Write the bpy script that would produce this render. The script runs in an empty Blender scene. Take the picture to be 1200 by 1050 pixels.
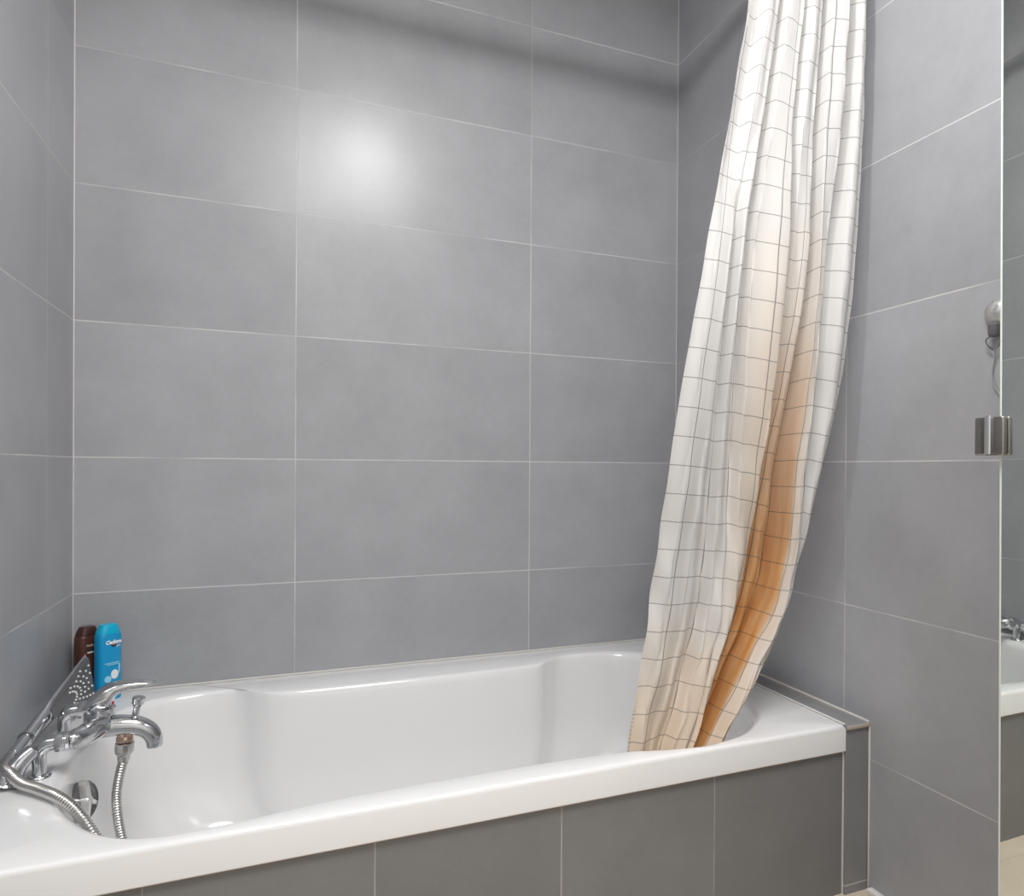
import bpy, bmesh, math, random
from mathutils import Vector, Matrix
random.seed(7)
SC = bpy.context.scene
COL = SC.collection
PI = math.pi

# ------------------------------------------------------------------ camera
cam_d = bpy.data.cameras.new('camera')
cam = bpy.data.objects.new('camera', cam_d); COL.objects.link(cam)
CAM = Vector((0.50783, -2.25067, 1.01498))
YAW, PITCH, ROLL = 0.403397, -0.004597, 0.006456
fw = Vector((math.sin(YAW)*math.cos(PITCH), math.cos(YAW)*math.cos(PITCH), math.sin(PITCH)))
rt = Vector((math.cos(YAW), -math.sin(YAW), 0)); up = rt.cross(fw)
c_, s_ = math.cos(ROLL), math.sin(ROLL)
rt, up = c_*rt + s_*up, -s_*rt + c_*up
cam.matrix_world = Matrix(((rt.x, up.x, -fw.x, CAM.x), (rt.y, up.y, -fw.y, CAM.y), (rt.z, up.z, -fw.z, CAM.z), (0, 0, 0, 1)))
cam_d.sensor_fit = 'HORIZONTAL'; cam_d.sensor_width = 36
cam_d.lens = 834.513/1200*36
cam_d.shift_x = (600-687.92)/1200; cam_d.shift_y = (553.02-525)/1200
cam_d.clip_start = 0.02
SC.camera = cam

# ------------------------------------------------------------------ world, lights, exposure
world = bpy.data.worlds.new('world'); SC.world = world; world.use_nodes = True
world.node_tree.nodes['Background'].inputs[0].default_value = (1, 1, 1, 1)
world.node_tree.nodes['Background'].inputs[1].default_value = 0.0
SC.view_settings.view_transform = 'Standard'; SC.view_settings.look = 'None'
SC.view_settings.gamma = 1; SC.view_settings.use_curve_mapping = False
SC.view_settings.exposure = -0.05
SC.cycles.use_denoising = True
SC.cycles.max_bounces = 10; SC.cycles.diffuse_bounces = 6; SC.cycles.glossy_bounces = 6
SC.cycles.sample_clamp_indirect = 6

def area_light(name, loc, size, power, colour=(1, 1, 1), rot=(0, 0, 0)):
    d = bpy.data.lights.new(name, 'AREA'); d.shape = 'DISK'; d.size = size; d.energy = power; d.color = colour
    o = bpy.data.objects.new(name, d); COL.objects.link(o); o.location = loc; o.rotation_euler = rot
    return o
LAMP = (0.88, -1.42, 2.56)      # glowing globe of the small lamp, built at the end with its own light
FILL = (0.80, -2.10, 2.72)
GLOBE_R, GLOBE_L = 0.025, 1250.0
fill = area_light('added_fill_light', (FILL[0], FILL[1], FILL[2]-0.045), 0.95, 40, (1.0, 0.995, 0.985))  # added fill light from above, not a known source

# ------------------------------------------------------------------ node helpers
def new_mat(name):
    m = bpy.data.materials.new(name); m.use_nodes = True
    nt = m.node_tree
    return m, nt, nt.nodes['Principled BSDF']
def plain(name, col, rough=0.5, metal=0.0, coat=0.0, noise=0.0, spec=0.5, bump=0.0, scale=40):
    m, nt, b = new_mat(name)
    b.inputs['Base Color'].default_value = (*col, 1); b.inputs['Roughness'].default_value = rough
    b.inputs['Metallic'].default_value = metal; b.inputs['Coat Weight'].default_value = coat
    b.inputs['Specular IOR Level'].default_value = spec
    if noise or bump:
        tc = nt.nodes.new('ShaderNodeTexCoord'); n = nt.nodes.new('ShaderNodeTexNoise')
        n.inputs['Scale'].default_value = scale; n.inputs['Detail'].default_value = 4
        nt.links.new(tc.outputs['Object'], n.inputs['Vector'])
        if noise:
            mp = nt.nodes.new('ShaderNodeMapRange')
            mp.inputs['To Min'].default_value = max(0.02, rough-noise); mp.inputs['To Max'].default_value = rough+noise
            nt.links.new(n.outputs['Fac'], mp.inputs['Value']); nt.links.new(mp.outputs[0], b.inputs['Roughness'])
        if bump:
            bp = nt.nodes.new('ShaderNodeBump'); bp.inputs['Strength'].default_value = bump; bp.inputs['Distance'].default_value = 0.002
            nt.links.new(n.outputs['Fac'], bp.inputs['Height']); nt.links.new(bp.outputs[0], b.inputs['Normal'])
    return m
class NG:
    """small node-graph writer"""
    def __init__(s, nt): s.nt = nt
    def val(s, x, inp):
        if isinstance(x, (int, float)): inp.default_value = x
        else: s.nt.links.new(x, inp)
    def math(s, op, a, b=0.0, c=None):
        n = s.nt.nodes.new('ShaderNodeMath'); n.operation = op
        s.val(a, n.inputs[0]); s.val(b, n.inputs[1])
        if c is not None: s.val(c, n.inputs[2])
        return n.outputs[0]
    def step(s, x, lo, hi, a=0.0, b=1.0):
        n = s.nt.nodes.new('ShaderNodeMapRange'); n.interpolation_type = 'SMOOTHSTEP'
        s.val(x, n.inputs['Value']); n.inputs['From Min'].default_value = lo; n.inputs['From Max'].default_value = hi
        n.inputs['To Min'].default_value = a; n.inputs['To Max'].default_value = b
        return n.outputs[0]
    def mix(s, f, a, b):
        n = s.nt.nodes.new('ShaderNodeMix'); n.data_type = 'RGBA'
        s.val(f, n.inputs[0])
        for x, i in ((a, 6), (b, 7)):
            if isinstance(x, tuple): n.inputs[i].default_value = (*x, 1)
            else: s.nt.links.new(x, n.inputs[i])
        return n.outputs[2]
    def noise(s, vec, scale, detail=4, rough=0.5):
        n = s.nt.nodes.new('ShaderNodeTexNoise'); n.inputs['Scale'].default_value = scale
        n.inputs['Detail'].default_value = detail; n.inputs['Roughness'].default_value = rough
        if vec is not None: s.nt.links.new(vec, n.inputs['Vector'])
        return n.outputs['Fac']

def tile_mat(name, ua, u0, du, v0, dv, va=2, base=(0.368, 0.375, 0.396), grout=(0.60, 0.595, 0.58), gw=0.0016, rough=0.30, seed=0.0, spec=0.38):
    m, nt, b = new_mat(name); g = NG(nt)
    tc = nt.nodes.new('ShaderNodeTexCoord'); sp = nt.nodes.new('ShaderNodeSeparateXYZ')
    nt.links.new(tc.outputs['Object'], sp.inputs[0]); P = tc.outputs['Object']
    def axis(a, o, d):
        q = g.math('DIVIDE', g.math('SUBTRACT', sp.outputs[a], o), d)
        fr = g.math('FRACT', q); fl = g.math('FLOOR', q)
        e = g.math('MULTIPLY', g.math('MINIMUM', fr, g.math('SUBTRACT', 1.0, fr)), d)
        return e, fl
    eu, iu = axis(ua, u0, du); ev, iv = axis(va, v0, dv)
    dist = g.math('MINIMUM', eu, ev)
    gr = g.step(dist, gw*0.6, gw*1.25, 1.0, 0.0)
    wn = nt.nodes.new('ShaderNodeTexWhiteNoise'); wn.noise_dimensions = '2D'
    cb = nt.nodes.new('ShaderNodeCombineXYZ'); nt.links.new(g.math('ADD', iu, seed), cb.inputs[0]); nt.links.new(iv, cb.inputs[1])
    nt.links.new(cb.outputs[0], wn.inputs['Vector'])
    # per-tile offset of the cloudy pattern so that neighbours differ
    off = nt.nodes.new('ShaderNodeVectorMath'); off.operation = 'ADD'
    sc = nt.nodes.new('ShaderNodeVectorMath'); sc.operation = 'SCALE'; sc.inputs[3].default_value = 9.0
    nt.links.new(wn.outputs['Color'], sc.inputs[0]); nt.links.new(P, off.inputs[0]); nt.links.new(sc.outputs[0], off.inputs[1])
    n1 = g.noise(off.outputs[0], 5.0, 5, 0.6); n2 = g.noise(off.outputs[0], 60, 3, 0.6)
    lum = g.math('ADD', g.math('MULTIPLY_ADD', n1, 0.36, 0.81), g.math('MULTIPLY_ADD', n2, 0.10, -0.05))
    lum = g.math('MULTIPLY', lum, g.math('MULTIPLY_ADD', wn.outputs['Value'], 0.09, 0.955))
    vm = nt.nodes.new('ShaderNodeVectorMath'); vm.operation = 'SCALE'; vm.inputs[0].default_value = base; nt.links.new(lum, vm.inputs[3])
    gn = g.math('MULTIPLY', gr, g.step(g.noise(P, 3.5, 3), 0.36, 0.56, 0.30, 1.0))
    colr = g.mix(gn, vm.outputs[0], grout)
    nt.links.new(colr, b.inputs['Base Color'])
    nt.links.new(g.math('ADD', g.math('MULTIPLY_ADD', n2, 0.05, rough-0.025), g.math('MULTIPLY', gr, 0.3)), b.inputs['Roughness'])
    bp = nt.nodes.new('ShaderNodeBump'); bp.inputs['Strength'].default_value = 0.25; bp.inputs['Distance'].default_value = 0.0010
    nt.links.new(g.math('SUBTRACT', g.math('MULTIPLY', g.noise(P, 55, 2, 0.5), 0.30), gr), bp.inputs['Height'])
    nt.links.new(bp.outputs[0], b.inputs['Normal'])
    b.inputs['Specular IOR Level'].default_value = spec
    return m

# ------------------------------------------------------------------ mesh helpers
def finish(bm, name, mat, parent=None, smooth=True, angle=38):
    bmesh.ops.recalc_face_normals(bm, faces=bm.faces)
    a = math.radians(angle)
    for f in bm.faces: f.smooth = smooth
    for e in bm.edges:
        if len(e.link_faces) == 2 and e.calc_face_angle(0) > a: e.smooth = False
    me = bpy.data.meshes.new(name); bm.to_mesh(me); bm.free()
    for mm in (mat if isinstance(mat, (list, tuple)) else [mat]): me.materials.append(mm)
    o = bpy.data.objects.new(name, me); COL.objects.link(o)
    if parent is not None: o.parent = parent; o.matrix_parent_inverse = parent.matrix_basis.inverted()
    return o
def tag(o, label=None, cat=None, group=None, kind=None):
    for k, v in (('label', label), ('category', cat), ('group', group), ('kind', kind)):
        if v: o[k] = v
    return o
def thing(name, loc, label, cat):
    o = bpy.data.objects.new(name, None); COL.objects.link(o); o.location = loc; o.empty_display_size = 0.05
    bpy.context.view_layer.update()
    return tag(o, label, cat)
def box(bm, lo, hi, bev=0.0, seg=2):
    r = bmesh.ops.create_cube(bm, size=1)
    c = [(lo[i]+hi[i])/2 for i in range(3)]; d = [hi[i]-lo[i] for i in range(3)]
    for v in r['verts']: v.co = Vector((c[0]+v.co.x*d[0], c[1]+v.co.y*d[1], c[2]+v.co.z*d[2]))
    if bev:
        es = {e for v in r['verts'] for e in v.link_edges}
        bmesh.ops.bevel(bm, geom=list(es), offset=bev, segments=seg, affect='EDGES', profile=0.5)
def frame_from(d):
    d = d.normalized(); h = Vector((0, 0, 1)) if abs(d.z) < 0.9 else Vector((1, 0, 0))
    a = h.cross(d).normalized(); return a, d.cross(a)
def rings(bm, R, cap=True, closed=False):
    """skin a list of equal-length vertex-coordinate rings"""
    vs = [[bm.verts.new(p) for p in r] for r in R]; n = len(R[0])
    rng = range(len(vs)) if closed else range(len(vs)-1)
    for i in rng:
        a, b = vs[i], vs[(i+1) % len(vs)]
        for j in range(n):
            bm.faces.new((a[j], a[(j+1) % n], b[(j+1) % n], b[j]))
    if cap and not closed:
        bm.faces.new(vs[0][::-1]); bm.faces.new(vs[-1])
    return vs
def tube(bm, pts, rad, seg=20, cap=True):
    pts = [Vector(p) for p in pts]; rad = rad if isinstance(rad, (list, tuple)) else [rad]*len(pts)
    R = []; a = None
    for i, p in enumerate(pts):
        d = (pts[min(i+1, len(pts)-1)] - pts[max(i-1, 0)]).normalized()
        if a is None: a, b = frame_from(d)
        else:
            a = (a - d*a.dot(d)).normalized(); b = d.cross(a)
        R.append([p + (a*math.cos(t) + b*math.sin(t))*rad[i] for t in [2*PI*k/seg for k in range(seg)]])
    return rings(bm, R, cap)
def lathe(bm, origin, axis, prof, seg=32):
    o = Vector(origin); d = Vector(axis).normalized(); a, b = frame_from(d)
    R = [[o + d*h + (a*math.cos(t)+b*math.sin(t))*max(r, 1e-4) for t in [2*PI*k/seg for k in range(seg)]] for r, h in prof]
    return rings(bm, R, True)
def catmull(P, n, closed=False):
    P = [Vector(p) for p in P]; out = []; N = len(P)
    for i in range(N if closed else N-1):
        if closed: p0, p1, p2, p3 = P[(i-1) % N], P[i], P[(i+1) % N], P[(i+2) % N]
        else: p0, p1, p2, p3 = P[max(i-1, 0)], P[i], P[i+1], P[min(i+2, N-1)]
        for k in range(n):
            t = k/n
            out.append(0.5*((2*p1)+(p2-p0)*t+(2*p0-5*p1+4*p2-p3)*t*t+(3*p1-p0-3*p2+p3)*t**3))
    if not closed: out.append(P[-1])
    return out
def interp(x, X, Y):
    if x <= X[0]: return Y[0]
    for i in range(len(X)-1):
        if x <= X[i+1]:
            return Y[i] + (Y[i+1]-Y[i])*(x-X[i])/(X[i+1]-X[i])
    return Y[-1]
def pchip(x, X, Y):
    """smooth, gently curved interpolation"""
    if x <= X[0]: return Y[0]
    n = len(X)
    m = [(Y[min(i+1, n-1)]-Y[max(i-1, 0)])/(X[min(i+1, n-1)]-X[max(i-1, 0)]) for i in range(n)]
    for i in range(n-1):
        if x <= X[i+1]:
            h = X[i+1]-X[i]; t = (x-X[i])/h
            return (2*t**3-3*t*t+1)*Y[i]+(t**3-2*t*t+t)*h*m[i]+(-2*t**3+3*t*t)*Y[i+1]+(t**3-t*t)*h*m[i+1]
    return Y[-1]
def sm(t): t = min(1, max(0, t)); return t*t*(3-2*t)
def slab(name, lo, hi, mat, bev=0.0, parent=None):
    bm = bmesh.new(); box(bm, lo, hi, bev); return finish(bm, name, mat, parent)
def text_mesh(name, body, size, mat, M, parent, shear=0.0, extrude=0.0003, offset=0.0):
    cu = bpy.data.curves.new(name, 'FONT'); cu.body = body; cu.size = size; cu.align_x = 'CENTER'; cu.align_y = 'CENTER'
    cu.shear = shear; cu.extrude = extrude; cu.offset = offset; cu.resolution_u = 3
    t = bpy.data.objects.new(name+'_src', cu); COL.objects.link(t); bpy.context.view_layer.update()
    me = bpy.data.meshes.new_from_object(t.evaluated_get(bpy.context.evaluated_depsgraph_get()))
    bpy.data.objects.remove(t); bpy.data.curves.remove(cu)
    me.transform(M); me.name = name; me.materials.clear(); me.materials.append(mat)
    o = bpy.data.objects.new(name, me); COL.objects.link(o); o.parent = parent; o.matrix_parent_inverse = parent.matrix_basis.inverted()
    return o

# ------------------------------------------------------------------ the room
W = 1.8177          # right wall
Z0 = 1.037; DZ = 0.36; RIM = 0.408
YR = -3.5; ZC = 2.78; T = 0.08
TB = tile_mat('grey_tile_back', 0, 0.5412-0.72, 0.72, Z0-7*DZ, DZ, seed=3)
TL = tile_mat('grey_tile_left', 1, -0.224-0.72*9, 0.72, Z0-7*DZ, DZ, seed=17)
TR = tile_mat('grey_tile_right', 1, -0.850-4.0, 4.0, Z0-7*DZ, DZ, seed=41)
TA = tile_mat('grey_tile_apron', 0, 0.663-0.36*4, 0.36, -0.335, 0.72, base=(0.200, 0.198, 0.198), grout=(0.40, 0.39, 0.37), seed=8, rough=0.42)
PAINT = plain('white_paint', (0.82, 0.81, 0.79), 0.6, bump=0.1)
FLOOR = tile_mat('beige_floor_tile', 0, 0.12, 0.45, -0.99-0.45*9, 0.45, va=1, base=(0.62, 0.53, 0.42), grout=(0.5, 0.45, 0.4), rough=0.35, seed=5)
CAULK = plain('white_silicone', (0.72, 0.70, 0.67), 0.45)
def st(o): return tag(o, kind='structure')
st(slab('wall_back', (-T, 0, -0.02), (W+T, T, ZC), TB))
st(slab('wall_left', (-T, YR, -0.02), (0, 0, ZC), TL))
st(slab('wall_right', (W, YR, -0.02), (W+T, 0, ZC), TR))
st(slab('wall_front', (-T, YR-T, -0.02), (W+T, YR, ZC), PAINT))
st(slab('floor', (-T, YR-T, -0.1), (W+T, T, -0.0), FLOOR))
st(slab('ceiling', (-T, YR-T, ZC), (W+T, T, ZC+T), PAINT))

# ------------------------------------------------------------------ bathtub
ACR = plain('white_acrylic', (0.83, 0.83, 0.835), 0.16, coat=0.25)
TX1 = 1.744; FY = -0.936
inner = catmull([(.098, -.5, 0), (.100, -.40, 0), (.120, -.25, 0), (.185, -.13, 0), (.29, -.088, 0), (.385, -.095, 0), (.445, -.14, 0), (.50, -.165, 0), (.62, -.172, 0), (.87, -.175, 0),
    (1.12, -.172, 0), (1.235, -.165, 0), (1.285, -.135, 0), (1.34, -.105, 0), (1.43, -.10, 0), (1.54, -.125, 0), (1.625, -.205, 0), (1.655, -.36, 0), (1.66, -.5, 0), (1.65, -.66, 0),
    (1.60, -.785, 0), (1.50, -.878, 0), (1.38, -.912, 0), (1.28, -.903, 0), (1.18, -.877, 0), (1.05, -.868, 0), (.87, -.866, 0), (.68, -.870, 0), (.56, -.878, 0), (.44, -.897, 0), (.33, -.902, 0),
    (.25, -.872, 0), (.175, -.785, 0), (.116, -.655, 0)], 6, True)
CX, CY = 0.886, -0.505
def rect_hit(p, x0, x1, y0, y1):
    dx, dy = p.x-CX, p.y-CY
    ts = []
    if dx > 1e-9: ts.append((x1-CX)/dx)
    if dx < -1e-9: ts.append((x0-CX)/dx)
    if dy > 1e-9: ts.append((y1-CY)/dy)
    if dy < -1e-9: ts.append((y0-CY)/dy)
    t = min(ts); return CX+dx*t, CY+dy*t
# insert the rays towards the four corners so the rim keeps its square corners
def with_corners(L, corners):
    out = []
    for i, p in enumerate(L):
        q = L[(i+1) % len(L)]; out.append(p)
        for c in corners:
            d = Vector((c[0]-CX, c[1]-CY, 0))
            s1 = d.x*(p.y-CY)-d.y*(p.x-CX); s2 = d.x*(q.y-CY)-d.y*(q.x-CX)
            if s1*s2 < 0 and d.dot(p-Vector((CX, CY, 0))) > 0: out.append(p.lerp(q, s1/(s1-s2)))
    return out
RX0, RX1, RY0, RY1 = 0.0015, TX1, FY, -0.0015
inner = with_corners(inner, [(RX0, RY0), (RX1, RY0), (RX1, RY1), (RX0, RY1)])
def ring_in(k):
    sx, sy, z, soft = k
    out = []
    for p in inner:
        out.append(Vector((CX+(p.x-CX)*sx, CY+(p.y-CY)*sy, z)))
    return out
def ring_rect(inset, z):
    return [Vector((*rect_hit(p, RX0+inset, RX1-inset, RY0+inset, RY1-inset), z)) for p in inner]
bm = bmesh.new()
R = [ring_rect(0.012, 0.348), ring_rect(0.0, 0.346), ring_rect(0.0, RIM-0.010), ring_rect(0.001, RIM-0.005), ring_rect(0.004, RIM-0.0013), ring_rect(0.009, RIM)]
for e, z in ((1.022, 0.0), (1.012, -0.0008), (1.0, -0.004), (0.991, -0.011), (0.985, -0.022)):
    R.append(ring_in((e if e < 1 else 1+(e-1)*0.7, e if e < 1 else 1+(e-1)*0.9, RIM+z, 0)))
for k in range(1, 13):
    t = k/12; z = RIM-0.022-(RIM-0.022-0.055)*t
    s = 0.985-0.035*t-0.42*max(0, t-0.55)**1.8
    R.append(ring_in((s, s-0.035*t, z, 0)))
s = R[-1]
R.append(ring_in((0.80, 0.74, 0.042, 0))); R.append(ring_in((0.5, 0.45, 0.036, 0))); R.append(ring_in((0.05, 0.05, 0.033, 0)))
vv = rings(bm, R, False); bm.faces.new(vv[-1])
tub = finish(bm, 'bathtub', ACR, angle=50)
tag(tub, 'built-in white acrylic bathtub with a waisted basin in the tiled corner', 'bathtub')

CHR = plain('chrome', (0.62, 0.63, 0.65), 0.11, 1.0, noise=0.03, scale=30)
CHRD = plain('dark_chrome', (0.33, 0.33, 0.34), 0.2, 1.0)
STEEL = plain('brushed_hose_steel', (0.58, 0.57, 0.55), 0.24, 1.0)
RED = plain('red_plastic', (0.55, 0.02, 0.03), 0.35)
BLACK = plain('black_rubber', (0.03, 0.03, 0.033), 0.5)

# overflow knob on the tap end of the basin
OV = Vector((0.1265, -0.478, 0.315)); ax = Vector((0.90, -0.42, 0.17)).normalized()
bm = bmesh.new()
lathe(bm, OV-ax*0.012, ax, [(0.034, -0.012), (0.0405, 0.004), (0.041, 0.013), (0.040, 0.0165), (0.037, 0.018), (0.032, 0.0155), (0.0, 0.0145)], 40)
plate = finish(bm, 'overflow_plate', CHRD, tub)
bm = bmesh.new()
lathe(bm, OV+ax*0.001, ax, [(0.011, 0), (0.011, 0.012), (0.008, 0.016), (0.0, 0.017)], 24)
ea = Vector((0, 1, 0)); eb = ax.cross(ea).normalized()
for k in range(3):
    a = math.radians(88+120*k); d = ea*math.cos(a)+eb*math.sin(a); q = ax.cross(d)
    RR = []
    for r, w, h in ((0.004, .0085, .017), (0.022, .0075, .018), (0.038, .006, .019), (0.043, .004, .016)):
        c = OV+d*r; RR.append([c+q*w+ax*0.003, c+q*w*.6+ax*h, c-q*w*.6+ax*h, c-q*w+ax*0.003])
    rings(bm, RR, True)
kn = finish(bm, 'overflow_handle', plain('satin_knob_chrome', (.80, .80, .79), .32, .75), plate)
# waste in the basin floor
bm = bmesh.new(); lathe(bm, (0.45, -0.5, 0.030), (0, 0, 1), [(0.035, 0), (0.036, .006), (0.033, .0095), (0.026, .009), (0.024, .012), (0.0, .0135)], 36)
finish(bm, 'drain_cap', CHR, tub)

# ------------------------------------------------------------------ apron and ledge
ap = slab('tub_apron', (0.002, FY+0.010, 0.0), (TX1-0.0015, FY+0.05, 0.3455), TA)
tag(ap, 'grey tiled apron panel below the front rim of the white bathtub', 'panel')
LT = tile_mat('grey_tile_ledge', 0, -5, 11, 0.022-0.5, 0.5, base=(0.25, 0.25, 0.255), seed=21, rough=0.3)
lg = bpy.data.objects.new('tiled_ledge', None); COL.objects.link(lg); lg.location = (1.78, -0.5, 0)
bpy.context.view_layer.update()
tag(lg, 'narrow grey tiled ledge between the bathtub end and the right wall', 'ledge')
slab('ledge_body', (TX1+0.0015, FY+0.0015, 0.0), (W-0.0005, -0.002, RIM-0.0115), LT, 0, lg)
slab('ledge_top', (TX1+0.0015, FY-0.0015, RIM-0.0112), (W-0.0005, -0.002, RIM-0.0035), LT, 0.001, lg)
TRIMM = plain('beige_tile_trim', (0.47, 0.42, 0.36), 0.4)
o = slab('edge_trim', (TX1+0.0015, FY-0.0045, RIM-0.0115), (W-0.0005, FY-0.0017, RIM-0.003), TRIMM, 0.0006, lg); o['label'] = 'thin beige edge strip'
slab('joint_strip', (TX1-0.0012, FY+0.0065, 0.0), (TX1+0.0013, FY+0.0095, 0.346), CAULK, 0, lg)

# silicone joints
def caulk(name, lo, hi): st(slab(name, lo, hi, CAULK, 0.0008))
caulk('trim_1', (0.004, -0.0055, RIM-0.001), (TX1, -0.0001, RIM+0.0035))
caulk('trim_2', (0.0001, -0.9, RIM-0.001), (0.0055, -0.006, RIM+0.003))
caulk('trim_3', (W-0.004, FY, RIM-0.004), (W-0.0001, -0.004, RIM+0.001))
caulk('trim_4', (W-0.0035, FY-0.004, 0.0), (W-0.0001, FY-0.0001, RIM-0.004))
caulk('trim_5', (TX1-0.004, FY+0.003, RIM-0.001), (TX1+0.002, -0.008, RIM+0.0022))
STAINC = plain('aged_silicone', (0.60, 0.52, 0.42), 0.5, bump=0.3)
st(slab('trim_6', (0.004, FY+0.006, 0.3415), (TX1, FY+0.0105, 0.3465), STAINC))
caulk('trim_7', (0.0001, -0.0035, RIM+0.003), (0.0028, -0.0001, ZC))
caulk('trim_8', (W-0.0024, -0.0024, RIM+0.003), (W-0.0001, -0.0001, ZC))
st(slab('baseboard_right', (W-0.018, -2.4, 0.0), (W-0.0002, FY-0.012, 0.012), plain('white_sill', (0.8, 0.78, 0.75), 0.35), 0.002))

# ------------------------------------------------------------------ bath mixer tap
tap = thing('bath_mixer_tap', (0.09, -0.42, RIM), 'chrome deck-mounted bath mixer with a curved spout and single lever on the tub rim', 'tap')
PY = -0.46; RT = RIM+0.0148; TX = 0.009     # spout axis, height of the body, offset from the wall
def leg(y, x):
    h = 0.0645
    bm = bmesh.new()
    tube(bm, catmull([(x, y, RIM+0.003), (x, y, RIM+0.02), (x, y, RIM+0.040), (x+0.003, y, RIM+h-0.011), (x+0.013, y, RIM+h-0.0015), (x+0.027, y, RIM+h), (x+0.040, y, RIM+h)], 6),
         [interp(i/36, [0, .35, .6, 1], [.0115, .0120, .0150, .0140]) for i in range(37)], 24)
    p = finish(bm, 'inlet_pipe', CHR, tap)
    bm = bmesh.new()
    lathe(bm, (x, y, RIM), (0, 0, 1), [(0.020, 0.0), (0.020, 0.002), (0.0185, 0.004), (0.014, 0.006), (0.0118, 0.0062)], 36)
    finish(bm, 'base_flange', CHR, tap)
    bm = bmesh.new()
    lathe(bm, (x+0.026, y, RIM+h), (1, 0, 0), [(0.0150, 0), (0.0185, 0.001), (0.0192, 0.003), (0.0192, 0.014), (0.0175, 0.0155), (0.0175, 0.0175), (0.0188, 0.019), (0.0188, 0.024), (0.016, 0.026)], 12)
    finish(bm, 'union_nut', CHR, tap, angle=25)
leg(-0.562, 0.074); leg(-0.358, 0.066)
bm = bmesh.new()
tube(bm, catmull([(0.030, -0.592, RIM+0.001), (0.033, -0.588, RIM+0.012), (0.040, -0.582, RIM+0.026), (0.052, -0.574, RIM+0.043), (0.066, -0.566, RIM+0.056)], 6), [interp(i/24, [0, .08, .3, .6, 1], [.031, .030, .0225, .0165, .0135]) for i in range(25)], 32)
finish(bm, 'handset_cradle', CHR, tap)
bm = bmesh.new()     # cross body between the two unions
tube(bm, catmull([(0.122, -0.562, RIM+0.0645), (0.131, -0.557, RIM+0.0645), (0.142, -0.532, RIM+0.0625), (0.150, -0.492, RIM+0.0610), (0.152, PY, RIM+0.0600), (0.149, -0.428, RIM+0.061), (0.138, -0.388, RIM+0.063), (0.126, -0.363, RIM+0.0645), (0.114, -0.358, RIM+0.0645)], 6),
     [interp(i/48, [0, .12, .3, .5, .7, .88, 1], [.0165, .0190, .0225, .0265, .0225, .0190, .0165]) for i in range(49)], 28)
lathe(bm, (0.151, PY, RT+0.035), (0.05, 0, 1), [(0.018, -.016), (0.0265, 0.0), (0.0282, 0.014), (0.0285, 0.036), (0.0278, 0.040), (0.0285, 0.0415), (0.0285, 0.044), (0.020, 0.047)], 36)
body = finish(bm, 'mixer_body', CHR, tap)
bm = bmesh.new()
pts = catmull([(0.149, PY, RT+0.038), (0.174, PY, RT+0.0375), (0.199, PY, RT+0.036), (0.222, PY, RT+0.031), (0.241, PY, RT+0.019), (0.2505, PY, RT+0.004), (0.2525, PY, RT-0.008)], 7)
n = len(pts)-1
tube(bm, pts, [interp(i/n, [0, .2, .5, .8, .93, 1], [.0245, .0220, .0195, .0175, .0165, .0150]) for i in range(n+1)], 28)
lathe(bm, (0.2527, PY, RT-0.005), (0.05, 0, -1), [(0.0158, 0), (0.0158, 0.009), (0.0145, 0.0125), (0.0125, 0.0125), (0.012, 0.006), (0.0, 0.006)], 28)
finish(bm, 'spout', CHR, tap)
bm = bmesh.new()     # lever, lofted along +X
RR = []
for x, zl, zh, w in ((.1135, .484, .4895, .030), (.1165, .483, .496, .044), (.128, .4835, .513, .053), (.143, .4845, .527, .0545), (.155, .4845, .535, .0545), (.1615, .4850, .5375, .053), (.1655, .489, .5385, .051), (.169, .501, .5396, .048), (.173, .5095, .5400, .046), (.18, .5145, .5405, .043), (.195, .519, .5405, .038), (.212, .5215, .5392, .0335), (.23, .524, .536, .028), (.242, .526, .533, .021), (.2475, .5275, .531, .011)):
    zl += .0148; zh += .0148; x += TX; w *= 1.06
    c = (zl+zh)/2; h = (zh-zl)/2
    RR.append([Vector((x, PY+math.copysign(abs(math.cos(t))**.8, math.cos(t))*w/2, c+math.copysign(abs(math.sin(t))**.8, math.sin(t))*h)) for t in [2*PI*k/28 for k in range(28)]])
rings(bm, RR, True)
lev = finish(bm, 'lever', CHR, tap, angle=60)
bm = bmesh.new(); lathe(bm, (0.1765, PY-0.006, 0.5105), (1, -0.15, -0.35), [(0.0038, -.004), (0.0038, .001), (0.003, .0025), (0, .003)], 16)
o = finish(bm, 'temperature_mark', RED, lev); o['label'] = 'small red temperature mark'
bm = bmesh.new(); lathe(bm, (0.1335, PY-0.0255, RT+0.046), (0.1, -1, 0.15), [(0.0055, -.004), (0.0055, .003), (0.004, .0035), (0.0035, .001), (0, .001)], 16)
o = finish(bm, 'grub_screw', CHRD, body)
bm = bmesh.new()
lathe(bm, (0.215, PY, RT+0.040), (0.17, 0, 1), [(0.0085, 0), (0.0085, .012), (0.0068, .014), (0.0068, .032), (0.0085, .034), (0.0105, .038), (0.0118, .0395), (0.0118, .0465), (0.0125, .048), (0.0125, .0525), (0.0105, .0545), (0.0, .055)], 28)
finish(bm, 'diverter_knob', CHR, tap)
bm = bmesh.new()
lathe(bm, (0.199, PY, RT+0.021), (-0.06, 0, -1), [(0.0155, 0), (0.0155, .007), (0.0145, .0075), (0.0165, .012), (0.0165, .018)], 24)
o = finish(bm, 'shower_outlet', plain('copper_tinted_chrome', (0.62, 0.45, 0.36), 0.2, 1.0), tap)

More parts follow.
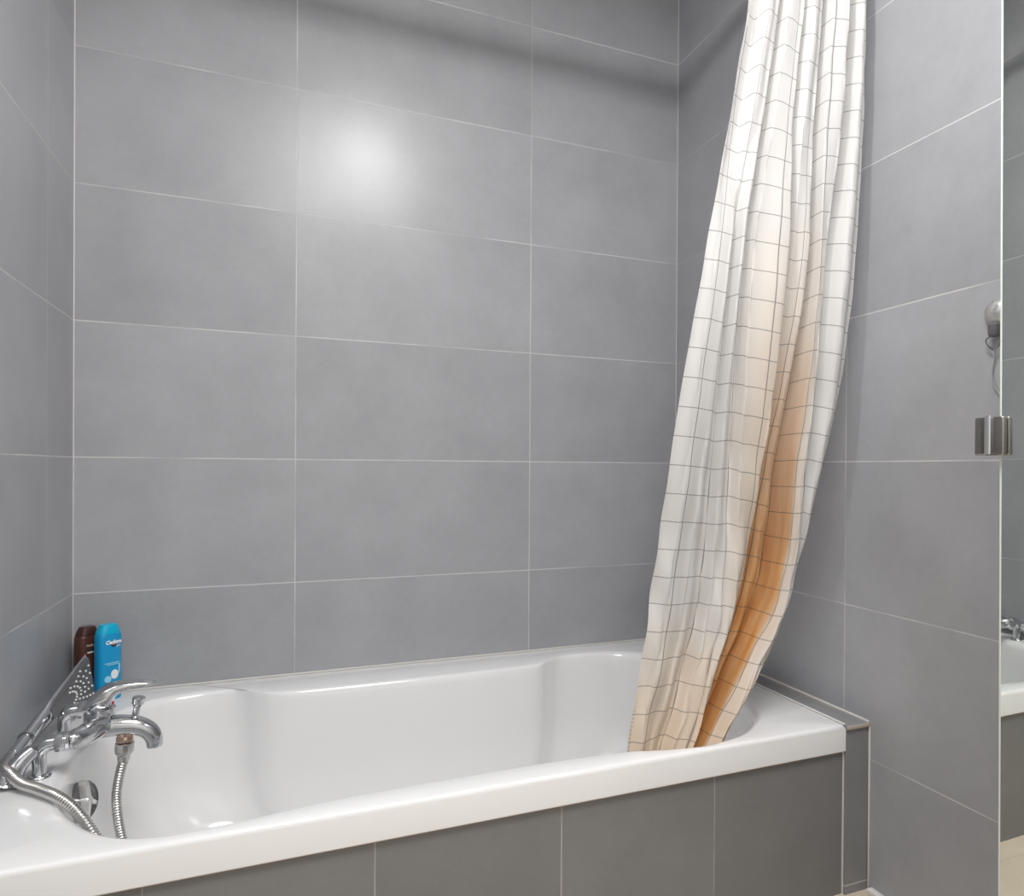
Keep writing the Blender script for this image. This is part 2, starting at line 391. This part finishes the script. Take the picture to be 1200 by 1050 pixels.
# ------------------------------------------------------------------ hose
def ribbed(path, r0, pitch=0.0056, seg=14):
    pts = catmull(path, 40)
    # resample evenly
    L = [0.0]
    for a, b in zip(pts, pts[1:]): L.append(L[-1]+(b-a).length)
    tot = L[-1]; N = int(tot/(pitch/6)); out = []; j = 0
    for i in range(N+1):
        s = tot*i/N
        while j < len(L)-2 and L[j+1] < s: j += 1
        out.append(pts[j].lerp(pts[j+1], (s-L[j])/max(1e-9, L[j+1]-L[j])))
    rad = [r0*(1+0.10*math.cos(2*PI*i/6)) for i in range(N+1)]
    return out, rad
hose_path = [(0.1972, PY, 0.389), (0.190, PY, 0.36), (0.185, PY-.001, 0.33), (0.1835, PY-.003, 0.30), (0.188, PY-.006, 0.255), (0.197, PY-.01, 0.21), (0.215, -.48, 0.15), (0.26, -.52, 0.105), (0.31, -.58, 0.09), (0.33, -.66, 0.105),
    (0.30, -.725, 0.18), (0.25, -.748, 0.275), (0.208, -.752, 0.35), (0.185, -.742, 0.386), (0.160, -.722, 0.408), (0.132, -.698, 0.4195), (0.098, -.662, 0.4225), (0.064, -.630, 0.4255), (0.036, -.598, 0.4385), (0.020, -.560, 0.4400), (0.0165, -.525, 0.434)]
bm = bmesh.new(); P_, R_ = ribbed(hose_path, 0.0092); tube(bm, P_, R_, 14)
hose = finish(bm, 'shower_hose', STEEL, angle=80)
tag(hose, 'ribbed steel shower hose looping from the spout through the basin to the hand shower', 'hose')
bm = bmesh.new()
lathe(bm, (0.1979, PY, 0.4228), (-0.06, 0, -1), [(0.014, 0), (0.0178, .002), (0.0182, .006), (0.0182, .019), (0.0168, .021), (0.0168, .0235), (0.0150, .025), (0.0122, .029), (0.0118, .039), (0.0095, .0405)], 12)
finish(bm, 'hose_nut', STEEL, hose, angle=25)

# ------------------------------------------------------------------ hand shower leaning in the corner of the deck
hb = Vector((0.0165, -.505, 0.4365)); ht = Vector((0.062, -.150, 0.537))
d = (ht-hb); HL = d.length; d.normalize()
wv = Vector((0.045, 0.02, -1)); wv = (wv-d*wv.dot(d)).normalized(); nv = d.cross(wv).normalized()
if nv.x < 0: nv = -nv
hs = thing('hand_shower', hb, 'chrome hand shower with dark grey spray face leaning beside the mixer tap', 'hand shower')
def hw(t): return interp(t, [0, .12, .3, .42, .55, .7, .85, .95, .985, 1], [.0135, .0145, .0160, .0195, .0285, .0405, .0515, .0555, .0545, .050])
def hth(t): return interp(t, [0, .35, .55, .8, 1], [.0125, .0125, .0115, .0105, .007])
bm = bmesh.new(); RR = []
for i in range(41):
    t = i/40; w = hw(t); c = hb+d*HL*t+wv*(w-.0135); h = hth(t)
    RR.append([c+wv*math.cos(a)*w+nv*math.sin(a)*h*(1 if math.sin(a) < 0 else 1-.45*sm((t-.36)/.14)) for a in [2*PI*k/28 for k in range(28)]])
rings(bm, RR, True)
hbody = finish(bm, 'shower_handle', CHR, hs, angle=50)
bm = bmesh.new(); RR = []   # dark spray plate set on the face
for lift, ins in ((-.004, .0), (.0035, .0), (.0048, .0012)):
    ring = []
    for i in range(30):
        t = .40+(.985-.40)*i/29; w = hw(t); c = hb+d*HL*t+wv*(w-.0135)
        ring.append((c, w, t))
    loop = [c-wv*(w-.0075-ins)+nv*(hth(t)*.55+lift) for c, w, t in ring] + [c+wv*(w-.0035-ins)+nv*(hth(t)*.55+lift) for c, w, t in ring[::-1]]
    RR.append(loop)
rings(bm, RR, True)
face = finish(bm, 'spray_face', plain('dark_grey_plastic', (0.095, 0.095, 0.10), 0.35), hs, angle=30)
bm = bmesh.new()
NZ = plain('white_nozzle_rubber', (0.78, 0.78, 0.76), 0.5)
for arm in range(9):
    a = math.radians(-72+arm*18)
    for k in range(6):
        r = .030+.0155*k
        t = .60+r*math.cos(a)/HL*1.5; v = .006+r*math.sin(a)*.62
        if t > .965: continue
        w = hw(t); c = hb+d*HL*t+wv*(w-.0135)
        if abs(v) > w-.009: continue
        c = c+wv*v+nv*(hth(t)*.55+.0045)
        lathe(bm, c, nv+Vector((0, 0, .001)), [(.0026, 0), (.0024, .002), (.0015, .0034), (0, .0036)], 8)
noz = finish(bm, 'spray_nozzles', NZ, face); tag(noz, 'rows of white rubber nozzles', kind='stuff')
bm = bmesh.new()
lathe(bm, hb-d*.03, d, [(.0095, 0), (.0125, .002), (.0125, .018), (.0112, .019), (.0112, .0215), (.0135, .023), (.0135, .029), (.0128, .0305)], 24)
finish(bm, 'connector_nut', CHR, hs)
bm = bmesh.new()
lathe(bm, hb+d*.052, d, [(.0138, 0), (.0152, .001), (.0152, .005), (.0140, .0062)], 28)
finish(bm, 'collar_ring', CHRD, hs)

# ------------------------------------------------------------------ bottles
def bottle(name, loc, rot, mat, capm, label, W_, D_, H_, extra):
    r = thing(name, loc, label, 'bottle')
    M = Matrix.Translation(loc) @ Matrix.Rotation(rot, 4, 'Z')
    def sec(w, dd, z, e=.55, tilt=0.0):
        return [M @ Vector((math.copysign(abs(math.cos(a))**e, math.cos(a))*w/2, math.copysign(abs(math.sin(a))**e, math.sin(a))*dd/2, z+tilt*math.cos(a)*w/2)) for a in [2*PI*k/40 for k in range(40)]]
    bm = bmesh.new(); RR = []
    for f, z, e in ((.90, 0, .6), (.97, .002, .6), (1, .008, .6), (1, .3, .6), (1, .62, .6), (1, .80, .6), (.995, .835, .6), (.975, .862, .62), (.945, .874, .64), (.90, .878, .66)):
        RR.append(sec(W_*f, D_*min(1, f+.05), z*H_ if z > .02 else z, e))
    rings(bm, RR, True)
    b = finish(bm, 'bottle_body', mat, r, angle=50)
    bm = bmesh.new(); RR = []
    for f, z in ((.90, .876), (.935, .880), (.925, .892), (.83, .93), (.72, .968), (.65, .990), (.55, 1.0)):
        RR.append(sec(W_*f, D_*min(1, f+.12), z*H_, .72, 0.0))
    rings(bm, RR, True)
    finish(bm, 'bottle_cap', capm, r, angle=28)
    extra(r, b, M)
    return r
BLUE = plain('blue_plastic', (0.0, 0.30, 0.60), 0.28, coat=0.2); CYAN = plain('cyan_plastic', (0.0, 0.42, 0.66), 0.25, coat=0.3)
BROWN = plain('brown_plastic', (0.085, 0.028, 0.018), 0.28, coat=0.2); BROWND = plain('dark_brown_plastic', (0.055, 0.018, 0.016), 0.22, coat=0.3)
INK = plain('white_print', (0.82, 0.84, 0.84), 0.45); DARKI = plain('dark_print', (0.02, 0.02, 0.03), 0.4); ORI = plain('orange_print', (0.75, 0.25, 0.12), 0.45); PALE = plain('pale_blue_print', (0.30, 0.62, 0.80), 0.45)
DGI = plain('dark_green_print', (0.035, 0.045, 0.035), 0.45); CRI = plain('cream_print', (0.62, 0.62, 0.55), 0.5)
FACE = Matrix.Rotation(PI/2, 4, 'X')      # text plane to the -Y face
def blob(name, M, yy, pts, mat, parent):
    bm = bmesh.new()
    rings(bm, [[M @ Vector((x, yy+.0004, z)) for x, z in pts], [M @ Vector((x, yy-.0003, z)) for x, z in pts]], True)
    return finish(bm, name, mat, parent, smooth=False)
def ell(cx, cz, a, b, n=24, cut=None):
    return [(cx+a*math.cos(2*PI*k/n), cz+max(b*math.sin(2*PI*k/n), cut if cut is not None else -9)) for k in range(n)]
def blue_marks(r, b, M):
    y = -.0192
    text_mesh('brand_lettering', 'Cadum', .0132, INK, M @ Matrix.Translation((.0028, y, .150)) @ FACE, b, .25, offset=.0006)
    text_mesh('small_lettering', 'gel', .0078, INK, M @ Matrix.Translation((.0155, y, .1395)) @ FACE, b, .2)
    blob('lips_mark', M, y, [(-.004, .1445), (.003, .1425), (.012, .1445), (.009, .139), (.0035, .1365), (-.001, .139)], DARKI, b)
    blob('orange_dot', M, y-.0003, ell(.0038, .1448, .0035, .0018), ORI, b)
    for z, w, x in ((.0955, .036, .000), (.0912, .028, .002)):
        blob('text_line', M, y, [(x-w/2, z), (x+w/2, z), (x+w/2, z+.0022), (x-w/2, z+.0022)], PALE, b)
    blob('foam_picture', M, y, ell(.0065, .066, .0090, .012), INK, b)
    blob('foam_picture', M, y, ell(-.010, .056, .0085, .0085), PALE, b)
    blob('side_stripe', M, y, [(.0155, .068), (.0190, .066), (.0205, .091), (.0160, .0925)], PALE, b)
def brown_marks(r, b, M):
    y = -.0192
    text_mesh('brand_lettering', 'Cadum', .0088, CRI, M @ Matrix.Translation((-.001, y, .143)) @ FACE, b, .1)
    blob('dark_band', M, y, [(-.012, .1285), (.014, .1285), (.014, .1355), (-.012, .1355)], DGI, b)
    blob('pale_band', M, y, [(-.011, .1225), (.014, .1225), (.014, .1268), (-.011, .1268)], CRI, b)
ROTB = math.radians(44)
bottle('shower_gel_bottle', (0.0905, -0.062, RIM), math.radians(40), BLUE, CYAN, 'bright blue shower gel bottle on the tub corner, right of the brown bottle', .0585, .038, .196, blue_marks)
bottle('shower_gel_bottle', (0.0415, -0.044, RIM), ROTB, BROWN, BROWND, 'dark brown shower gel bottle pushed into the tiled corner behind the hand shower', .054, .038, .190, brown_marks)

# ------------------------------------------------------------------ curtain rod and curtain
RODY, RODZ = -0.95, 2.499
rod = thing('curtain_rod', (W/2, RODY, RODZ), 'chrome shower curtain rod spanning the bathtub above the checked curtain', 'curtain rod')
bm = bmesh.new(); tube(bm, [(0.004, RODY, RODZ), (W-0.004, RODY, RODZ)], 0.0145, 24); finish(bm, 'rod_pole', CHR, rod)
for x, s in ((0.0002, 1), (W-0.0002, -1)):
    bm = bmesh.new(); lathe(bm, (x, RODY, RODZ), (s, 0, 0), [(.03, 0), (.03, .004), (.022, .008), (.018, .022), (.0147, .024)], 28); finish(bm, 'rod_flange', CHR, rod)

# left / right edges of the cloth: z -> x
LZ = [.384, .412, .478, .554, .651, .729, .845, .977, 1.052, 1.161, 1.287, 1.47, 1.657, 1.791, 1.906, 2.043, 2.49]
LX = [1.218, 1.222, 1.233, 1.245, 1.257, 1.262, 1.268, 1.274, 1.278, 1.286, 1.30, 1.33, 1.367, 1.393, 1.415, 1.442, 1.50]
RZ = [.345, .376, .44, .518, .619, .703, .83, .976, 1.058, 1.18, 1.32, 1.522, 1.725, 1.868, 1.99, 2.132, 2.49]
RX = [1.450, 1.478, 1.529, 1.579, 1.631, 1.653, 1.682, 1.703, 1.712, 1.727, 1.736, 1.755, 1.768, 1.776, 1.779, 1.782, 1.785]
def ycen(z): return -.95+.125*sm((1.45-z)/1.0)
CZ = [.44, .55, .72, 1.055, 1.5, 1.83, 2.49]
CREASE = [  # s at the CZ levels (bottom..top), depth towards the camera at the same levels
    ([0, 0, 0, 0, 0, 0, 0], [.0, .0, .0, .002, .004, .006, .008]),
    ([.10, .10, .10, .09, .06, .035, .03], [.010, .010, .010, .010, .008, -.014, -.020]),
    ([.26, .25, .23, .19, .135, .105, .10], [-.004, -.002, .0, .004, .008, -.020, -.024]),
    ([.37, .355, .345, .272, .18, .13, .13], [-.020, -.022, -.020, -.020, -.018, .018, .020]),
    ([.43, .40, .375, .285, .195, .20, .20], [.014, .014, .014, .010, .018, .012, .012]),
    ([.52, .47, .44, .365, .262, .265, .27], [.026, .026, .024, -.012, -.020, -.018, -.018]),
    ([.54, .50, .51, .385, .275, .275, .28], [.036, .036, .034, .022, .014, .020, .022]),
    ([.59, .555, .568, .520, .455, .405, .40], [.014, .014, .012, .026, .032, .018, .014]),
    ([.57, .53, .548, .505, .535, .415, .42], [-.048, -.055, -.058, -.050, -.024, -.030, -.030]),
    ([.65, .62, .635, .60, .565, .49, .50], [-.062, -.070, -.070, -.052, -.006, .018, .020]),
    ([.70, .685, .715, .66, .635, .57, .57], [-.034, -.030, -.026, -.024, .006, .010, .010]),
    ([.775, .79, .862, .760, .700, .625, .62], [-.070, -.078, -.080, -.066, -.034, -.036, -.036]),
    ([.772, .787, .860, .762, .712, .655, .65], [.008, .012, .016, .014, .014, .018, .018]),
    ([.84, .855, .902, .808, .75, .755, .76], [.036, .034, .030, .020, .010, .024, .022]),
    ([.875, .89, .915, .85, .795, .822, .82], [.028, .026, .020, -.008, -.024, -.024, -.026]),
    ([.94, .945, .955, .92, .88, .90, .90], [.010, .010, .010, .018, .022, .020, .020]),
    ([1, 1, 1, 1, 1, 1, 1], [-.022, -.020, -.018, -.012, -.006, -.006, -.006])]
ZB, ZT = 0.350, 2.4835
NR, SEG = 240, 18
rng = random.Random(3)
ph = [rng.uniform(0, 6.28) for _ in range(40)]
def row(z):
    xl, xr, yc = pchip(z, LZ, LX), pchip(z, RZ, RX), ycen(z)
    S = [pchip(z, CZ, c[0]) for c in CREASE]; Dp = [pchip(z, CZ, c[1]) for c in CREASE]
    out = []
    for i in range(len(S)-1):
        for k in range(SEG if i < len(S)-2 else SEG+1):
            t = k/SEG
            # crisp-ish ridges: between linear and smooth
            e = .5*sm(sm(t))+.5*sm(t)
            s = S[i]+(S[i+1]-S[i])*t
            yy = Dp[i]+(Dp[i+1]-Dp[i])*e
            f = i+t
            cr = .0022*math.sin(9*z+2.1*f+ph[i])*math.sin(23*z+ph[i+1]-f) + .0014*math.sin(41*z+3*f+ph[i+2])
            cr *= .5+1.6*sm((1.3-z)/.8)
            x = xl+(xr-xl)*s
            out.append(Vector((x, yc-yy+cr, z)))
    return out
bm = bmesh.new(); uvl = bm.loops.layers.uv.new('cloth')
rowsP = [row(ZB+(ZT-ZB)*j/NR) for j in range(NR+1)]
NC = len(rowsP[0])
# cloth coordinate across: mean arc length over the rows
du = [0.0]*NC
for i in range(1, NC):
    du[i] = du[i-1]+sum((rowsP[j][i]-rowsP[j][i-1]).length for j in range(0, NR+1, 8))/len(range(0, NR+1, 8))
# cloth coordinate along: mean length down a column
vcol = []
for i in range(NC):
    L = [0.0]
    for j in range(1, NR+1): L.append(L[-1]+(rowsP[j][i]-rowsP[j-1][i]).length)
    vcol.append(L)
vs = [[bm.verts.new(p) for p in r] for r in rowsP]
for j in range(NR):
    for i in range(NC-1):
        f = bm.faces.new((vs[j][i], vs[j][i+1], vs[j+1][i+1], vs[j+1][i]))
        for l, (a, b) in zip(f.loops, ((j, i), (j, i+1), (j+1, i+1), (j+1, i))):
            l[uvl].uv = (du[b], vcol[b][a])
UT = du[-1]; uc = [du[i*SEG] for i in range(len(CREASE))]
def curtain_mat():
    m, nt, b = new_mat('checked_cotton'); g = NG(nt)
    uv = nt.nodes.new('ShaderNodeUVMap'); uv.uv_map = 'cloth'
    sp = nt.nodes.new('ShaderNodeSeparateXYZ'); nt.links.new(uv.outputs[0], sp.inputs[0]); U, V = sp.outputs[0], sp.outputs[1]
    def line(c, o, p):
        fr = g.math('FRACT', g.math('DIVIDE', g.math('SUBTRACT', c, o), p))
        e = g.math('MULTIPLY', g.math('MINIMUM', fr, g.math('SUBTRACT', 1.0, fr)), p)
        return g.step(e, .0006, .0013, 1.0, 0.0)
    hl = line(V, .052, .0635); vl = line(U, .040, .0720)
    hem = g.math('MULTIPLY', g.step(U, .004, .0052, 1, 0), g.step(g.math('FRACT', g.math('DIVIDE', V, .009)), .5, .6))
    hem = g.math('MULTIPLY', hem, g.step(V, .10, .16, 1, 0))
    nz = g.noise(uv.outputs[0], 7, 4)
    # orange tint along one fold, stronger downwards, and peach tint towards the hem
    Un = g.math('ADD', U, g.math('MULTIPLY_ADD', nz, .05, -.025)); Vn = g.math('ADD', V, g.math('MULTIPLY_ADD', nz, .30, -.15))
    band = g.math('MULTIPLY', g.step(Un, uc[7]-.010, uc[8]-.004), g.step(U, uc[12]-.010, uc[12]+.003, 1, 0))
    fold_tint = g.math('MULTIPLY', band, g.math('MULTIPLY', g.step(Vn, .35, 1.15, 1, 0), g.step(nz, .25, .6, .72, 1)))
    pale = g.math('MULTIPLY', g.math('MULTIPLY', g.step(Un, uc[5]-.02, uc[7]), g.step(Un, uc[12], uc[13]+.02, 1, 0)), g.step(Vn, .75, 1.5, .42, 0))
    hem_tint = g.step(Vn, .02, .40, .58, 0)
    c = g.mix(g.math('MAXIMUM', pale, hem_tint), (.77, .76, .745), (.80, .57, .34))
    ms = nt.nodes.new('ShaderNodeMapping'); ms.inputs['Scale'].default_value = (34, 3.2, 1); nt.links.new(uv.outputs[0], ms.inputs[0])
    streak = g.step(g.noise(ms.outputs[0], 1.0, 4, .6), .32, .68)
    orange_tint = g.mix(streak, (.86, .55, .25), (.72, .31, .06))
    c = g.mix(g.math('MULTIPLY', fold_tint, .92), c, orange_tint)
    c = g.mix(g.math('MULTIPLY', g.math('MAXIMUM', g.math('MAXIMUM', hl, vl), g.math('MULTIPLY', hem, .5)), .66), c, (.10, .09, .095))
    b.inputs['Roughness'].default_value = .62; b.inputs['Specular IOR Level'].default_value = .35
    nt.links.new(c, b.inputs['Base Color'])
    bp = nt.nodes.new('ShaderNodeBump'); bp.inputs['Strength'].default_value = .22; bp.inputs['Distance'].default_value = .006
    mp = nt.nodes.new('ShaderNodeMapping'); mp.inputs['Scale'].default_value = (1.6, 1, 1); nt.links.new(uv.outputs[0], mp.inputs[0])
    nt.links.new(g.math('ADD', g.noise(mp.outputs[0], 14, 3, .5), g.math('MULTIPLY', g.noise(uv.outputs[0], 420, 2), .03)), bp.inputs['Height'])
    nt.links.new(bp.outputs[0], b.inputs['Normal'])
    tr = nt.nodes.new('ShaderNodeBsdfTranslucent'); nt.links.new(c, tr.inputs[0])
    mx = nt.nodes.new('ShaderNodeMixShader'); mx.inputs[0].default_value = .22
    nt.links.new(b.outputs[0], mx.inputs[1]); nt.links.new(tr.outputs[0], mx.inputs[2])
    nt.links.new(mx.outputs[0], nt.nodes['Material Output'].inputs[0])
    return m
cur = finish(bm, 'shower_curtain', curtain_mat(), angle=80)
tag(cur, 'white shower curtain with thin grey checks and an orange-tinted fold hanging into the bathtub', 'curtain')

# ------------------------------------------------------------------ mirror panel with its hinge, hook on the wall
MX, MY = 1.462, -1.537
MIR, nt_, b_ = new_mat('mirror_glass'); b_.inputs['Base Color'].default_value = (.82, .845, .81, 1); b_.inputs['Metallic'].default_value = 1; b_.inputs['Roughness'].default_value = .012
GE = plain('ground_glass_edge', (.70, .74, .68), .25)
mp_ = thing('mirror_panel', (MX, MY, 0.03), 'tall frameless mirror panel with a chrome hinge, standing in front of the right wall', 'mirror')
def lean(o):      # the panel hangs a touch out of plumb
    for v in o.data.vertices: v.co.x -= 0.0075*(v.co.z-1.0)
lean(slab('mirror_glass', (MX, -2.15, 0.03), (MX+.006, MY-.0032, 1.95), MIR, 0, mp_))
bm = bmesh.new(); box(bm, (MX-.0004, MY-.0030, 0.03), (MX+.0066, MY, 1.95), .0006)
lean(finish(bm, 'polished_edge', GE, mp_))
slab('support_box', (MX+.03, -2.12, 0.0), (W-.001, MY-.06, 1.93), PAINT, .002, mp_)
bm = bmesh.new()
box(bm, (MX-.012, MY-.013, 1.038), (MX-.0012, MY+.033, 1.094), .003, 3)
hg = finish(bm, 'hinge_plate', plain('polished_hinge_chrome', (.34, .32, .29), .06, 1.0), mp_, angle=60)
slab('hinge_bracket', (MX+.0075, MY-.055, 1.042), (MX+.03, MY+.029, 1.092), CHRD, .002, hg)
bm = bmesh.new(); tube(bm, [(MX-.0142, MY+.008, 1.0395), (MX-.0142, MY+.008, 1.0955)], .005, 16)
finish(bm, 'hinge_pin', CHR, hg)

hk = thing('wall_hook', (W, -1.262, 1.328), 'round chrome wall hook with a hanging loop beside the mirror edge', 'hook')
HKY, HKZ = -1.266, 1.331
bm = bmesh.new(); lathe(bm, (W-.0002, HKY, HKZ), (-1, 0, 0), [(.027, 0), (.0275, .004), (.0245, .010), (.016, .015), (.006, .018), (0, .0185)], 36)
finish(bm, 'hook_disc', plain('satin_chrome', (.72, .72, .71), .28, .9), hk)
bm = bmesh.new(); lathe(bm, (W-.0125, HKY, HKZ-.022), (0, 0, -1), [(.009, 0), (.0115, .003), (.0115, .022), (.009, .026), (0, .0265)], 24)
finish(bm, 'hook_peg', plain('grey_peg_plastic', (.14, .14, .145), .4), hk)
bm = bmesh.new(); tube(bm, catmull([(W-.0125, HKY+.002, HKZ-.046), (W-.012, HKY+.018, HKZ-.052), (W-.0115, HKY+.015, HKZ-.064), (W-.011, HKY+.002, HKZ-.074), (W-.0115, HKY-.012, HKZ-.064), (W-.012, HKY-.014, HKZ-.052)], 8, True)+[Vector((W-.0125, HKY+.002, HKZ-.046))], .0014, 8)
finish(bm, 'hook_loop', CHRD, hk)
bm = bmesh.new(); tube(bm, catmull([(W-.0108, HKY, HKZ-.073), (W-.006, HKY+.004, HKZ-.092), (W-.004, HKY+.010, HKZ-.118), (W-.004, HKY+.009, HKZ-.135), (W-.004, HKY+.002, HKZ-.152), (W-.004, HKY-.010, HKZ-.168)], 8), .0015, 8)
finish(bm, 'hook_cord', plain('grey_cord', (.34, .34, .33), .6), hk)

# ------------------------------------------------------------------ ceiling lamp, and an added fill lamp
def glow(name, strength):
    m, nt, b = new_mat(name); b.inputs['Base Color'].default_value = (.9, .9, .9, 1)
    b.inputs['Emission Color'].default_value = (1, .985, .965, 1); b.inputs['Emission Strength'].default_value = strength
    return m
t = thing('ceiling_lamp', (LAMP[0], LAMP[1], ZC), 'small glowing globe lamp hanging from the ceiling beside the curtain rod', 'lamp')
bm = bmesh.new(); lathe(bm, (LAMP[0], LAMP[1], ZC-.0002), (0, 0, -1), [(.05, 0), (.05, .012), (.012, .02), (.012, ZC-LAMP[2]-GLOBE_R-.012), (.022, ZC-LAMP[2]-GLOBE_R-.008), (.022, ZC-LAMP[2]-GLOBE_R+.004)], 28)
lathe(bm, (LAMP[0], LAMP[1], LAMP[2]+.085), (0, 0, -1), [(.012, 0), (.05, .004), (.082, .03), (.090, .078), (.0875, .078), (.079, .032), (.048, .007), (.010, .004)], 40)
finish(bm, 'lamp_stem', PAINT, t)
bm = bmesh.new(); bmesh.ops.create_icosphere(bm, subdivisions=2, radius=GLOBE_R, matrix=Matrix.Translation(LAMP))
finish(bm, 'lamp_globe', glow('globe_glow', GLOBE_L), t)
t = thing('ceiling_lamp', (FILL[0], FILL[1], ZC), 'wide round white fill lamp added on the unseen ceiling', 'lamp')  # fixture added out of view to carry the fill light
bm = bmesh.new(); lathe(bm, (FILL[0], FILL[1], ZC-.0002), (0, 0, -1), [(.50, 0), (.51, .01), (.51, .028), (.49, .032)], 48); finish(bm, 'fill_housing', PAINT, t)
bm = bmesh.new(); lathe(bm, (FILL[0], FILL[1], ZC-.031), (0, 0, -1), [(.48, 0), (.48, .004), (0, .006)], 48); finish(bm, 'fill_diffuser', glow('fill_glow', 4), t)
